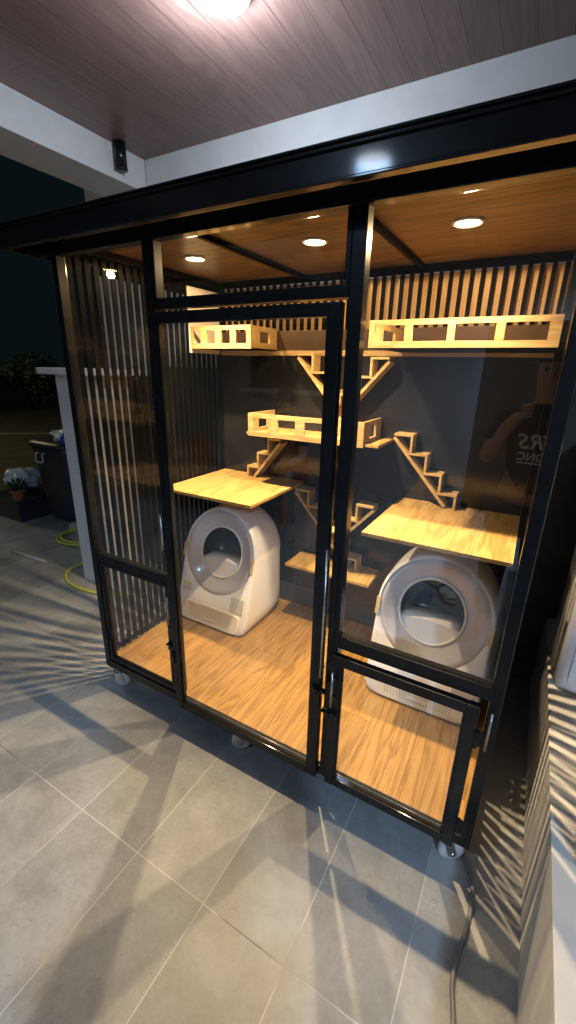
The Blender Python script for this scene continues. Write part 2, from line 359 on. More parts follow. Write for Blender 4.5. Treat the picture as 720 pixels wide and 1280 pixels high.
tag(bk, 'bluish white round tub resting on the white ledge at right', 'tub')

# ------------------------------------------------------------------ the cabinet
X0, X1, Y0, Y1 = -1.737, .070, 1.165, 2.205
cab = empty('cat_cabinet', ((X0 + X1) / 2, Y0, 0), 'tall black framed glass cat cabinet on castors with lit wooden ledges inside', 'cat cabinet')
def part(mb, name, mat, parent=cab, label=None):
    o = mb.build(name, mat, parent)
    if label: o['label'] = label
    return o
# base frame and floor board
part(MB().box(X0, X1, Y0, Y0 + .045, .115, .158, .003), 'base_rail', 'black')
part(MB().box(X0, X1, Y1 - .045, Y1, .115, .158, .003), 'base_rail', 'black')
part(MB().box(X0, X0 + .04, Y0 + .046, Y1 - .046, .115, .158, .003), 'base_rail', 'black')
part(MB().box(X1 - .04, X1, Y0 + .046, Y1 - .046, .115, .158, .003), 'base_rail', 'black')
part(MB().box(X0 + .012, X1 - .012, Y0 + .012, Y1 - .012, .159, .166), 'floor_board', 'laminate')
# posts
for (a, b) in ((X0, X0 + .035), (-1.238, -1.178 - .025), (-.484, -.444), (.036, X1)):
    part(MB().box(a, b, Y0, Y0 + .04, .1585, 2.03, .003), 'post', 'black')
part(MB().box(X0, X0 + .04, Y1 - .04, Y1, .159, 2.0846, .003), 'post', 'black')
part(MB().box(X1 - .04, X1, Y1 - .04, Y1, .159, 2.0846, .003), 'post', 'black')
# top rails
part(MB().box(X0, X1, Y0 - .002, Y0 + .042, 2.0215, 2.066, .003), 'top_rail', 'black')
part(MB().box(X0, X0 + .04, Y0 + .043, Y1 - .041, 2.057, 2.0845, .003), 'top_rail', 'black')
part(MB().box(X1 - .04, X1, Y0 + .043, Y1 - .041, 2.057, 2.0845, .003), 'top_rail', 'black')
# transom over the tall door
part(MB().box(-1.20, -.485, Y0 + .001, Y0 + .039, 1.812, 1.846, .003), 'transom_rail', 'black')
for a, b in ((-1.20, -1.185), (-.499, -.4845)): part(MB().box(a, b, Y0 + .001, Y0 + .038, 1.8465, 2.0205, .002), 'glazing_bead', 'black')
g = part(MB().box(-1.185, -.499, Y0 + .018, Y0 + .019, 1.8465, 2.0205), 'fixed_pane', 'glass')
# fixed panes left and right
part(MB().box(X0 + .035, -1.238, Y0 + .018, Y0 + .019, .775, 2.0205), 'fixed_pane', 'glass')
part(MB().box(-.444, .036, Y0 + .018, Y0 + .019, .769, 2.0205), 'fixed_pane', 'glass')
part(MB().box(X0 + .035, -1.238, Y0 + .001, Y0 + .038, .738, .772, .003), 'cross_rail', 'black')
part(MB().box(-.444, .036, Y0 + .001, Y0 + .038, .720, .766, .003), 'cross_rail', 'black')
# doors
def door(x0, x1, z0, z1, w, yf, name='door', th=.028, handle=None, hinges=(), latch=None, label=None):
    fr = MB()
    fr.box(x0, x0 + w, yf, yf + th, z0, z1, .004).box(x1 - w, x1, yf, yf + th, z0, z1, .004)
    fr.box(x0 + w, x1 - w, yf + .0015, yf + th - .0015, z0, z0 + w, .003).box(x0 + w, x1 - w, yf + .0015, yf + th - .0015, z1 - w, z1, .003)
    bw = .008
    fr.box(x0 + w, x0 + w + bw, yf + .006, yf + .011, z0 + w, z1 - w).box(x1 - w - bw, x1 - w, yf + .006, yf + .011, z0 + w, z1 - w)
    d = part(fr, name, 'black', label=label)
    part(MB().box(x0 + w, x1 - w, yf + .012, yf + .013, z0 + w, z1 - w), 'pane', 'glass', d)
    if handle:
        hx, ha, hb = handle
        hm = MB().cyl((hx, yf - .024, ha), (hx, yf - .024, hb), .004, seg=14)
        for z in (ha + .03, hb - .03): hm.cyl((hx, yf - .024, z), (hx, yf - .0, z), .004, seg=10)
        part(hm, 'handle', 'steel', d)
    for hx, z in hinges:
        part(MB().cyl((hx, yf - .004, z - .03), (hx, yf - .004, z + .03), .006, seg=12).box(hx - .014, hx + .014, yf - .002, yf + .001, z - .025, z + .025), 'hinge', 'black', d)
    if latch:
        lx, z = latch
        part(MB().box(lx - .028, lx + .022, yf - .008, yf - .0005, z - .009, z + .009, .002).cyl((lx - .03, yf - .012, z), (lx + .03, yf - .012, z), .005, seg=10).cyl((lx, yf - .012, z), (lx, yf - .03, z), .006, seg=10), 'latch', 'black', d)
    return d
door(-1.205 + .0, -.490, .124, 1.800, .036, Y0 - .029, 'tall_door', handle=(-.475 - .005, .62, 1.10), hinges=((-1.203, .4), (-1.203, 1.5)), latch=(-.492, .55))
door(X0 + .037, -1.240, .162, .734, .022, Y0 + .004, 'lower_door', handle=(-1.228, .55, .69), hinges=((X0 + .036, .3), (X0 + .036, .62)), latch=(-1.235, .43))
door(-.452, .018, .128, .706, .036, Y0 - .029, 'lower_door', handle=(-.436, .51, .655), hinges=((.022, .24), (.022, .60)), latch=(-.446, .47))
hm = MB().cyl((-1.222, Y0 - .024, .91), (-1.222, Y0 - .024, 1.065), .0055, seg=14)
for z in (.935, 1.04): hm.cyl((-1.222, Y0 - .024, z), (-1.222, Y0, z), .004, seg=10)
part(hm, 'handle', 'steel')
hm = MB().cyl((.05, Y0 - .022, .56), (.05, Y0 - .022, .70), .0035, seg=14)
for z in (.58, .68): hm.cyl((.05, Y0 - .022, z), (.05, Y0, z), .004, seg=10)
part(hm, 'handle', 'steel')

# side walls: vertical slats with a pane on the inside
pitch, bw = .0425, .0248
for side, (xa, xb) in enumerate(((X0 + .006, X0 + .013), (X1 - .013, X1 - .006))):
    sm = MB(); y = Y0 + .055
    while y + bw < Y1 - .045:
        sm.box(xa, xb, y, y + bw, .159, 2.056); y += pitch
    part(sm, 'side_slats', 'slat_black')
    xg = X0 + .026 if side == 0 else X1 - .026
    part(MB().box(xg, xg + .001, Y0 + .041, Y1 - .041, .1665, 2.056), 'side_pane', 'glassB')
    for z in (.17, 1.99): part(MB().box(xa - .006 if side == 0 else xb + .0005, xa - .0005 if side == 0 else xb + .006, Y0 + .05, Y1 - .05, z, z + .028), 'slat_batten', 'slat_black')
# back: solid sheet below, slats above
part(MB().box(X0 + .041, X1 - .041, 2.172, 2.178, .30, 1.695), 'back_sheet', 'back')
part(MB().box(X0 + .041, X1 - .041, 2.168, 2.180, .1665, .299), 'back_skirt', 'charcoal')
part(MB().box(X0 + .041, X1 - .041, 2.170, 2.176, 1.723, 1.823, .001), 'back_band', 'cladb')
part(MB().box(X0 + .041, X1 - .041, 2.166, 2.1715, 1.696, 1.722, .002), 'back_rail', 'pine')
sm = MB(); x = X0 + .045
while x + .02 < X1 - .04:
    sm.box(x, x + .0175, 2.17, 2.182, 1.824, 2.05); x += .0435
part(sm, 'back_slats', 'slat_black')
part(MB().box(X0 + .041, X1 - .041, 2.196, 2.2035, 1.700, 2.05), 'back_board', 'board')  # added board, its orange stands in for lamplight on the white wall
part(MB().box(X0 + .041, X1 - .041, 2.164, 2.186, 2.0505, 2.0845, .002), 'back_top_rail', 'slat_black')
part(MB().box(X0 + .0275, X0 + .034, 1.90, 2.160, 1.70, 2.03), 'corner_board', 'cream', label='cream board lit yellow behind the left ledge')
# ceiling, battens, roof
part(MB().box(X0 - .09, X1 + .30, 1.045, 2.30, 2.085, 2.093), 'cabinet_ceiling', 'cab_ceiling')
for x in (-1.16, -.56): part(MB().box(x, x + .02, Y0 + .045, 2.163, 2.064, 2.0845, .002), 'ceiling_batten', 'slat_black')
rf = MB()
rf.box(X0 - .095, X1 + .31, 1.03, 1.044, 2.03, 2.085, .002)
rf.box(X0 - .10, X1 + .31, 1.022, 1.046, 2.084, 2.092, .0025).box(X0 - .10, X1 + .31, 1.018, 1.048, 2.0935, 2.099, .002)
rf.box(X0 - .10, X1 + .31, 1.020, 1.046, 2.022, 2.0295, .0025)
part(rf, 'roof_fascia', 'black')
part(MB().box(X0 - .095, X0 - .081, 1.0485, 2.30, 2.025, 2.0845, .002), 'roof_fascia', 'black')
part(MB().box(X1 + .296, X1 + .31, 1.0485, 2.30, 2.025, 2.0845, .002), 'roof_fascia', 'black')
part(MB().box(X0 - .075, X0 - .05, 1.05, 2.28, 2.066, 2.0845, .002), 'roof_batten', 'slat_black')
part(MB().box(X0 - .08, X1 + .29, 1.0485, 2.30, 2.0935, 2.0975), 'roof_sheet', 'slat_black')
# downlights
DL = ((-1.43, 1.655), (-.83, 1.64), (-.29, 1.65))
for (x, y) in DL:
    d = part(MB().lathe([(.050, 0), (.050, -.004), (.044, -.007), (.040, -.005), (.038, .0)], (x, y, 2.0845)), 'downlight', 'ring')
    part(MB().lathe([(.037, -.0025), (.02, -.0045), (0, -.005)], (x, y, 2.0845)), 'lens', 'lens', d)
    lamp('downlight_light', 'SPOT', (x, y, 2.066), 142, (1.0, .73, .42), .012, (0, 0, 0), R(122), 1.0)
    lamp('downlight_spill', 'SPOT', (x, y, 2.060), 13, (1.0, .66, .32), .02, (0, 0, 0), R(176), .05)

# platforms
def platform(x0, x1, y0, y1, z, th=.016, name='platform'):
    part(MB().box(x0, x1, y0, y1, z - th, z, .0015), name, 'ply')
platform(X0 + .045, -1.105, 1.60, 2.164, 1.0)
platform(-.53, .030, 1.565, 2.164, 1.0)
platform(-1.107, -.60, 1.955, 2.164, .552)
# railed ledges
def ledge(x0, x1, y0, zb, zt, wins, left=True, right=True, bx=None, side_win=True):
    b0, b1 = bx or (x0, x1)
    r = part(MB().box(b0, b1, y0 + .001, 2.163, zb, zb + .014, .0015), 'ledge', 'ply')
    w = x1 - x0; h = zt - zb
    part(MB().box(b0 + .002, b1 - .002, y0 + .003, 2.162, zb - .004, zb - .0005), 'ledge_underside', 'slat_black', r)  # thin black sheet, paints the shade under the ledge
    f = MB(); f.box(x0, x1, y0 - .012, y0, zb - .004, zb + h * .2).box(x0, x1, y0 - .012, y0, zt - h * .2, zt)
    xs = [0.0] + [v for ab in wins for v in ab] + [1.0]
    for a, b in zip(xs[::2], xs[1::2]): f.box(x0 + w * a, x0 + w * b, y0 - .012, y0, zb + h * .2, zt - h * .2)
    part(f, 'railing', 'pine', r)
    for on, xa in ((left, x0), (right, x1 - .012)):
        if not on: continue
        s_ = MB(); ya, yb = y0 + .0005, 2.16; q = yb - ya
        s_.box(xa, xa + .012, ya, yb, zb + .0145, zb + h * .26).box(xa, xa + .012, ya, yb, zt - h * .22, zt - .0005)
        s_.box(xa, xa + .012, ya, ya + q * .3, zb + h * .26, zt - h * .22).box(xa, xa + .012, ya + q * .7, yb, zb + h * .26, zt - h * .22)
        part(s_, 'side_railing', 'pine', r)
    return r
ledge(X0 + .04, -1.305, 1.915, 1.725, 1.832, ((.03, .17), (.27, .42), (.52, .67), (.76, .93)), left=False)
ledge(-.615, .030, 1.725, 1.717, 1.812, ((.035, .215), (.26, .455), (.495, .70), (.745, .945)), left=True, right=False)
ledge(-1.325, -.672, 1.915, 1.285, 1.400, ((.05, .20), (.28, .44), (.52, .68), (.76, .92)), bx=(-1.345, -.60))
# stairs
def stair(x, z, dirn, n, y0=2.075, y1=2.160, px=.078, pz=.088, tw=.092, zend=None, th=.011):
    s_ = MB()
    for k in range(n):
        xa = x + dirn * px * k; zt = z - pz * k; xb = xa + dirn * tw
        s_.box(xa, xb, y0, y1, zt - th, zt, .001)
        low = max(zt - pz, zend if zend is not None else -9)
        s_.box(xb, xb - dirn * th, y0, y1, low + .0005, zt - th - .0003, .001)
    A = Vector((x, (y0 + y1) / 2, z - .02)); B = Vector((x + dirn * px * n, (y0 + y1) / 2, z - pz * n - .02))
    if zend is not None:
        f = (A.z - zend - .008) / (A.z - B.z); B = A + (B - A) * f
    s_.bar(A, B, .015, (y1 - y0) - .002, up=(0, 1, 0), bev=.001)
    part(s_, 'stair', 'pine')
stair(-.575, 1.340, 1, 4, zend=1.0005)
stair(-1.125, 1.705, 1, 3, zend=1.47)
stair(-.635, 1.690, -1, 3, zend=1.455)
part(MB().box(-.94, -.84, 2.075, 2.160, 1.30, 1.395, .001).box(-.90, -.885, 2.078, 2.158, 1.396, 1.46, .001), 'stair_block', 'pine_z')
stair(-1.225, 1.245, -1, 3, px=.072, pz=.088, tw=.086, zend=1.0005)
stair(-1.12, .975, 1, 5, zend=.5525)
stair(-.62, .975, -1, 3, zend=.72, y0=1.985, y1=2.066)

# castors
def caster(x, y, back=False):
    c = part(MB().box(x - .028, x + .028, y - .02, y + .03, .108, .1145, .001).cyl((x, y, .096), (x, y, .108), .02, seg=20), 'castor', 'zinc')
    ang = .5 if not back else -.6
    off = Vector((math.cos(ang) * .018, math.sin(ang) * .018, 0)); ax = Vector((-math.sin(ang), math.cos(ang), 0)); p = Vector((x, y, .044)) + off
    f = MB()
    for s_ in (-1, 1):
        f.bar(p + ax * .022 * s_ + Vector((0, 0, -.004)), Vector((x, y, .096)) + ax * .022 * s_, .030, .003, up=ax)
    f.box(x - .022, x + .022, y - .022, y + .022, .090, .0955, .001)
    f.bar(p + Vector((0, 0, .045)) + off * .8, p + off * 2.6 + Vector((0, 0, .028)), .004, .03, up=ax)
    part(f, 'fork', 'zinc', c)
    w = MB(); prof = [(.008, -.014), (.036, -.014), (.043, -.009), (.044, 0), (.043, .009), (.036, .014), (.008, .014)]
    w.lathe(prof, p, seg=32, axis=ax); part(w, 'wheel', 'wheel', c)
    part(MB().cyl(p - ax * .026, p + ax * .026, .008, seg=14), 'axle', 'steel', c)
for x, y, b in ((-1.672, 1.187, 0), (-.90, 1.187, 0), (.0, 1.187, 0), (-1.675, 2.15, 1), (.0, 2.15, 1)): caster(x, y, b)

# power cable
def smooth(pts, n=8):
    P = [Vector(p) for p in pts]; P = [P[0]] + P + [P[-1]]; out = []
    for i in range(1, len(P) - 2):
        for k in range(n):
            t = k / n; a, b, c, d = P[i - 1], P[i], P[i + 1], P[i + 2]
            out.append(.5 * ((2 * b) + (c - a) * t + (2 * a - 5 * b + 4 * c - d) * t * t + (3 * b - a - 3 * c + d) * t ** 3))
    out.append(P[-2]); return out
cb = MB().tube(smooth([(.0, 2.15, .010), (.02, 1.9, .010), (.035, 1.5, .010), (.05, 1.26, .0095), (.086, 1.18, .010), (.105, 1.10, .009), (.099, 1.0, .010), (.086, .92, .009), (.084, .85, .010), (.10, .77, .009), (.12, .60, .010), (.11, .35, .009), (.05, .1, .010), (.08, -.4, .009)]), .0068, 12).build('power_cable', 'cable')
tag(cb, 'grey power cable curving over the tiles from under the cabinet', 'cable')

# ------------------------------------------------------------------ litter robots (automatic litter boxes)
def litter_box(cx, y0, label):
    t = empty('litter_box', (cx, y0, .1665), label, 'litter box', 'automatic litter boxes on the cabinet floor')
    zb = .1665; CZv = .432; lean = .28; rr = .256
    def inside(u, v):
        if u * u + (v - CZv) ** 2 < rr * rr: return True
        hw = .254; r = .055
        if 0 <= v <= CZv and abs(u) < hw:
            if v < r and abs(u) > hw - r: return (abs(u) - hw + r) ** 2 + (v - r) ** 2 < r * r
            return True
        return False
    n = 96; outer = []
    for k in range(n):
        a = 2 * math.pi * k / n; lo, hi = .1, .8
        for _ in range(30):
            mid = (lo + hi) / 2
            if inside(math.cos(a) * mid, CZv + math.sin(a) * mid): lo = mid
            else: hi = mid
        outer.append((math.cos(a) * lo, CZv + math.sin(a) * lo))
    def fy(v): return y0 + lean * v
    def P(u, v, y): return (cx + u, y, zb + v)
    HR = .240
    hole = [(math.cos(2 * math.pi * k / n) * HR, CZv + math.sin(2 * math.pi * k / n) * HR) for k in range(n)]
    def sc(pts, s_, c=.40): return [(u * s_, max(0.0, c + (v - c) * s_)) for u, v in pts]
    L = []
    L.append([P(u, v, fy(v) + .012) for u, v in hole])
    L.append([P(u, v, fy(v) + .001) for u, v in [(a * 1.012, CZv + (b - CZv) * 1.012) for a, b in hole]])
    o1 = sc(outer, .955); L.append([P(u, v, fy(v)) for u, v in o1])
    o2 = sc(outer, .985); L.append([P(u, v, fy(v) + .006) for u, v in o2])
    L.append([P(u, v, fy(v) + .022) for u, v in outer])
    for yy, s_ in ((.5, 1.0), (.75, .985), (.9, .95), (.97, .88), (1.0, .75)):
        yb = y0 + .47
        q = sc(outer, s_)
        L.append([P(u, v, (fy(v) + .022) * (1 - yy) + yb * yy - (.04 * v if yy > .8 else 0)) for u, v in q])
    MB().loops(L, cap0=False, cap1=True).build('shell', 'shell', t)
    # funnel ring
    ci = Vector((-.012, -.012))
    L = []
    for s_, dy, r in ((0, .010, HR - .0005), (.1, .004, HR - .006), (.3, .010, .215), (.6, .032, .18), (.9, .050, .152), (1.0, .052, .147)):
        L.append([P(math.cos(2 * math.pi * k / n) * r + ci.x * s_, CZv + ci.y * s_ + math.sin(2 * math.pi * k / n) * r, fy(CZv + math.sin(2 * math.pi * k / n) * r) + dy) for k in range(n)])
    MB().loops(L, False, False).build('entry_ring', 'funnel', t)
    rim = [P(math.cos(2 * math.pi * k / n) * .147 + ci.x, CZv + ci.y + math.sin(2 * math.pi * k / n) * .147, fy(CZv + ci.y + math.sin(2 * math.pi * k / n) * .147) + .050) for k in range(n)]
    MB().tube(rim, .0065, 10, closed=True).build('opening_rim', 'ring', t)
    dr = []
    for r, dy in ((.146, .054), (.19, .07), (.205, .11), (.20, .17), (.16, .22), (.09, .25), (.01, .26)):
        q = min(1, dy / .26)
        dr.append([P(math.cos(2 * math.pi * k / n) * r + ci.x, CZv + ci.y + math.sin(2 * math.pi * k / n) * r * (1 - .15 * q), fy(CZv + math.sin(2 * math.pi * k / n) * r) * (1 - q) + (y0 + .13) * q + dy) for k in range(n)])
    MB().loops(dr, False, True).build('drum', 'drum', t)
    # white litter tray inside the drum
    tr = MB(); th0, th1 = math.radians(203), math.radians(337); r0 = .152
    seg_ = [(math.cos(th0 + (th1 - th0) * k / 24) * r0 + ci.x, CZv + ci.y + math.sin(th0 + (th1 - th0) * k / 24) * r0) for k in range(25)]
    seg_ += [(seg_[-1][0] * (1 - k / 8) + seg_[0][0] * k / 8, seg_[-1][1] + .012 * math.sin(math.pi * k / 8)) for k in range(1, 8)]
    tr.loops([[P(u, v, fy(v) + .060) for u, v in seg_], [P(u, v + .012, fy(v) + .16) for u, v in seg_]], True, True); tr.build('tray', 'shell', t)
    # drawer in the base
    dw = MB(); q = []
    dv0, dv1, du = .012, .122, .205
    l0 = []
    for k in range(32):
        a = 2 * math.pi * k / 32; u = du * math.copysign(abs(math.cos(a)) ** .25, math.cos(a)); v = (dv0 + dv1) / 2 + (dv1 - dv0) / 2 * math.copysign(abs(math.sin(a)) ** .25, math.sin(a))
        l0.append((u, v))
    dw.loops([[P(u, v, fy(v) + .002) for u, v in l0], [P(u, v, fy(v) - .004) for u, v in l0], [P(u * .985, (v - .067) * .95 + .067, fy(v) - .006) for u, v in l0]], False, True)
    d = dw.build('drawer', 'cream', t)
    hm = MB()
    for i in range(22):
        for j in range(7):
            u = -.145 + i * .0138; v = .038 + j * .0115
            if abs(u) < .045 and j < 2: continue
            c = Vector(P(u, v, fy(v) - .0062)); hm.cyl(c, c + Vector((0, -.0007, 0)), .0030, seg=8)
    hm.build('vent_holes', 'hole', d)
    MB().box(cx - .04, cx + .04, fy(.04) - .0085, fy(.04) - .006, zb + .028, zb + .042, .001).build('handle_slot', 'funnel', d)
    # tape and stickers on the shell
    for s_ in (-1, 1):
        u, v = s_ * .246, CZv - .02
        c = [P(u - .010, v - .04, fy(v - .04) + .003), P(u + .008, v - .04, fy(v - .04) + .004), P(u + .008, v + .04, fy(v + .04) + .004), P(u - .010, v + .04, fy(v + .04) + .003)]
        c = [(x, y - .008, z) for x, y, z in c]
        MB().loops([c, [(x, y + .004, z) for x, y, z in c]], smooth=False).build('tape_strip', 'tape', t)
    for (ua, ub, va, vb, mt) in ((.135, .225, .13, .215, 'label'), (-.225, -.165, .20, .225, 'ylabel'), (-.225, -.165, .172, .197, 'label')):
        c = [P(u, v, fy(v) - .0012) for u, v in ((ua, va), (ub, va), (ub, vb), (ua, vb))]
        MB().loops([c, [(x, y + .003, z) for x, y, z in c]], smooth=False).build('sticker', mt, t)
    return t
litter_box(-.235, 1.640, 'white round opening litter box seen through the right glass pane')
lb2 = litter_box(-1.455, 1.655, 'white litter box with a warm lit side seen through the tall centre door')

# ------------------------------------------------------------------ yard at the left
pil = empty('gate_pillar', (-2.75, 1.9, 0), 'white square gate pillar with a flat pale cap left of the cabinet', 'pillar')
MB().box(-2.90, -2.56, 1.86, 2.20, 0, 1.555, .004).build('shaft', 'white_wall', pil)
MB().box(-2.975, -2.46, 1.78, 2.30, 1.557, 1.60, .008).build('cap', 'white_wall', pil)
MB().box(-2.985, -2.902, 1.93, 2.03, 1.46, 1.53, .006).build('switch_box', 'cream', pil)

wb = empty('wheelie_bin', (-4.15, 2.65, 0), 'black bin with a pale handle standing in the dark yard', 'bin')
L = []
for z, a, b in ((.06, .21, .22), (.1, .225, .235), (.80, .28, .29), (.84, .29, .30)):
    L.append([(-4.13 + a * math.copysign(abs(math.cos(k * math.pi / 12)) ** .3, math.cos(k * math.pi / 12)), 2.72 + b * math.copysign(abs(math.sin(k * math.pi / 12)) ** .3, math.sin(k * math.pi / 12)), z) for k in range(24)])
MB().loops(L).build('body', 'bin', wb)
L = [[(-4.13 + (x + 4.13) * s_, 2.72 + (y - 2.72) * s_, z) for x, y, _ in L[3]] for z, s_ in ((.842, 1.05), (.87, 1.05), (.90, .9), (.91, .3))]
MB().loops(L).build('lid', 'bin', wb)
MB().tube(smooth([(-4.22, 2.415, .78), (-4.22, 2.39, .775), (-4.22, 2.385, .70), (-4.12, 2.385, .70), (-4.12, 2.39, .775), (-4.12, 2.415, .78)], 5), .008, 8).build('handle', 'grid', wb)
for s_ in (-1, 1): MB().cyl((-4.13 + s_ * .2, 2.92, .07), (-4.13 + s_ * .24, 2.92, .07), .07, seg=24).build('wheel', 'bin', wb)
def blob(c, r, sq=(1, 1, 1), amp=.3, fr=3, seed=0, seg=4):
    bm = bmesh.new(); bmesh.ops.create_icosphere(bm, subdivisions=seg, radius=1)
    for v in bm.verts:
        d = v.co.normalized(); k = 1 + amp * noise.noise(d * fr + Vector((seed, seed * 2, 0)))
        v.co = Vector(c) + Vector((d.x * sq[0], d.y * sq[1], d.z * sq[2])) * r * k
    for f in bm.faces: f.smooth = True
    mb = MB(); mb.bm.free(); mb.bm = bm; return mb
tag(blob((-3.98, 2.62, .945), .14, (1.35, 1, .42), .45, 2.5, 3).build('plastic_bag', 'bag'), 'crumpled white plastic bag lying on the bin lid', 'plastic bag')
tag(MB().lathe([(.02, 0), (.035, .004), (.038, .05), (.03, .07), (.016, .08), (.016, .1), (0, .1)], (-3.77, 2.42, .915)).build('bottle', 'blue'), 'small blue plastic bottle beside the bag on the bin', 'bottle')
tag(blob((-4.95, 2.60, .38),   .165, (1.15, 1, .7), .35, 2.2, 9).build('plastic_bag', 'bag'), 'knotted white bag on a low box beyond the bin', 'plastic bag')
st = empty('storage_box', (-4.85, 2.5, 0), 'low black box standing left of the black bin', 'box')
MB().box(-5.15, -4.55, 2.3, 2.85, 0, .20, .02).build('body', 'bin', st); MB().box(-5.17, -4.53, 2.28, 2.87, .201, .23, .01).build('lid', 'bin', st)
pt = empty('potted_plant', (-4.50, 2.38, .231), 'small leafy plant in a terracotta pot left of the bin', 'plant')
PX, PY, PZ = -4.62, 2.36, .2315
MB().lathe([(.05, 0), (.058, .004), (.072, .10), (.08, .10), (.08, .118), (.068, .118), (.06, .095), (0, .09)], (PX, PY, PZ)).build('pot', 'terra', pt)
lf = MB()
for k in range(60):
    a = random.uniform(0, 6.28); el = random.uniform(.3, 1.4); Ln = random.uniform(.07, .17)
    d = Vector((math.cos(a) * math.cos(el), math.sin(a) * math.cos(el), math.sin(el))); s0 = Vector((PX, PY, PZ + .1)) + d * .03
    w = d.cross(Vector((0, 0, 1))).normalized() * .018; e = s0 + d * Ln + Vector((0, 0, -Ln * .25)); mid = s0 + d * Ln * .55
    vs = [lf.bm.verts.new(p) for p in (s0, mid + w, e, mid - w)]; lf.bm.faces.new(vs)
lf.build('leaves', 'leaf', pt)
def coil(cx, cy, r, n, z, mat, label, rr=.011, sq=.8):
    pts = []
    for i in range(n * 28):
        a = i / 28 * 2 * math.pi; q = r * (1 + .08 * math.sin(a * 1.3 + n) - .03 * i / 28)
        pts.append((cx + q * math.cos(a), cy + q * sq * math.sin(a), z + .012 + .014 * (i / 28)))
    return tag(MB().tube(pts, rr, 8).build('garden_hose', mat), label, 'hose')
coil(-3.62, 2.36, .24, 3, 0, 'hoseg', 'lime green garden hose coiled on the tiles below the bin')
coil(-3.45, 2.50, .20, 3, .045, 'hoseo', 'orange hose coiled on top of the green hose')
h2 = MB().tube(smooth([(-3.1, 2.1, .012), (-3.13, 1.96, .012), (-3.08, 1.83, .012), (-2.93, 1.74, .012), (-2.72, 1.72, .012), (-2.5, 1.78, .012), (-2.3, 1.9, .012)], 8), .012, 8).build('garden_hose', 'hoseg')
tag(h2, 'lime green hose looping round the foot of the white pillar', 'hose')
tag(MB().cyl((-3.9, 1.83, .012), (-3.42, 1.86, .012), .012, seg=10).build('plastic_pipe', 'grid'), 'short pale pipe lying on the dark tiles', 'pipe')
gm = MB()
for k in range(8): gm.box(-3.93 + k * .05, -3.905 + k * .05, 2.44, 2.66, .05, .075)
gm.box(-3.95, -3.54, 2.44, 2.46, .0005, .05).box(-3.95, -3.54, 2.64, 2.66, .0005, .05)
tag(gm.build('grate', 'grid'), 'pale slatted plastic grate on the floor under the bin', 'grate')
# hedge bushes on the far side of the road
def bush(x, y, r, h, label, n=900, seed=1):
    rnd = random.Random(seed)
    t = empty('bush', (x, y, -.03), label, 'bush', 'dark bushes across the road')
    tm = MB()
    for k in range(5):
        a = k * 1.25 + seed; tm.tube([(x + .05 * math.cos(a), y + .05 * math.sin(a), -.03), (x + r * .3 * math.cos(a), y + r * .3 * math.sin(a), h * .4), (x + r * .6 * math.cos(a), y + r * .6 * math.sin(a), h * .8)], .03, 6, rad=[.04, .025, .01])
    tm.build('stem', 'bin', t)
    l = MB(); cl = [(Vector((rnd.gauss(0, r * .45), rnd.gauss(0, r * .45), h * rnd.uniform(.3, .95))), rnd.uniform(.2, .45) * r) for _ in range(14)]
    for _ in range(n):
        c, cr = rnd.choice(cl); d = Vector((rnd.gauss(0, 1), rnd.gauss(0, 1), rnd.gauss(0, 1))).normalized()
        p = Vector((x, y, 0)) + c + d * cr * rnd.uniform(.6, 1.05); a = Vector((rnd.gauss(0, 1), rnd.gauss(0, 1), rnd.gauss(0, 1))).normalized(); b = a.cross(d).normalized() * .06; a = a * .11
        l.bm.faces.new([l.bm.verts.new(q) for q in (p - a, p - b, p + a, p + b)])
    l.build('foliage', 'leaf', t)
for i, (x, y, r, h, lb) in enumerate(((-15.5, 6.2, 1.5, 2.2, 'dark leafy bush at the far left edge across the road'), (-15.8, 9.2, 1.3, 1.7, 'lower dark bush across the road, near the white pillar'), (-16.5, 3.6, 1.7, 2.8, 'tall dark bush across the road, beyond the left edge'))):
    bush(x, y, r, h, lb, seed=i + 3)
lamp('street_light', 'POINT', (-11, 1.5, 4.5), 260, (1.0, .84, .45), .3)

# ------------------------------------------------------------------ behind the photographer (seen reflected in the glass)
hw_ = empty('house_wall', (-1.0, -3.1, 0), 'pale grey rendered house wall with a dark window behind the camera', 'wall')
m = MB(); m.box(-5.4, -3.75, -3.3, -3.1, 0, 2.84).box(-3.75, -2.30, -3.3, -3.1, 0, 1.35).box(-3.75, -2.30, -3.3, -3.1, 2.2, 2.84).box(-2.30, -.6, -3.3, -3.1, 0, 2.84).box(.5, 3.2, -3.3, -3.1, 0, 2.84).box(-.6, .5, -3.3, -3.1, 2.15, 2.84)
m.build('wall', 'house', hw_)
wf = MB().box(-3.75, -2.30, -3.2, -3.14, 1.351, 1.40).box(-3.75, -2.30, -3.2, -3.14, 2.15, 2.199).box(-3.05, -3.0, -3.2, -3.14, 1.401, 2.149).build('window_frame', 'winframe', hw_)
MB().box(-3.75, -2.30, -3.19, -3.18, 1.401, 2.149).build('pane', 'back', hw_)
MB().box(-3.80, -2.25, -3.099, -2.95, 1.29, 1.345, .01).build('sill', 'white_wall', hw_)
MB().box(-.6, .5, -3.24, -3.18, 0, 2.149).build('door_panel', 'cladb', hw_)
bn = empty('bench', (-3.3, -1.7, 0), 'grey upholstered low bench on the tiles behind the camera', 'bench')
MB().box(-3.95, -2.75, -2.05, -1.35, .12, .50, .04).build('seat', 'rubberdark', bn)
for x in (-3.9, -2.85):
    for y in (-2.0, -1.45): MB().box(x, x + .05, y, y + .05, 0, .1195).build('leg', 'bin', bn)
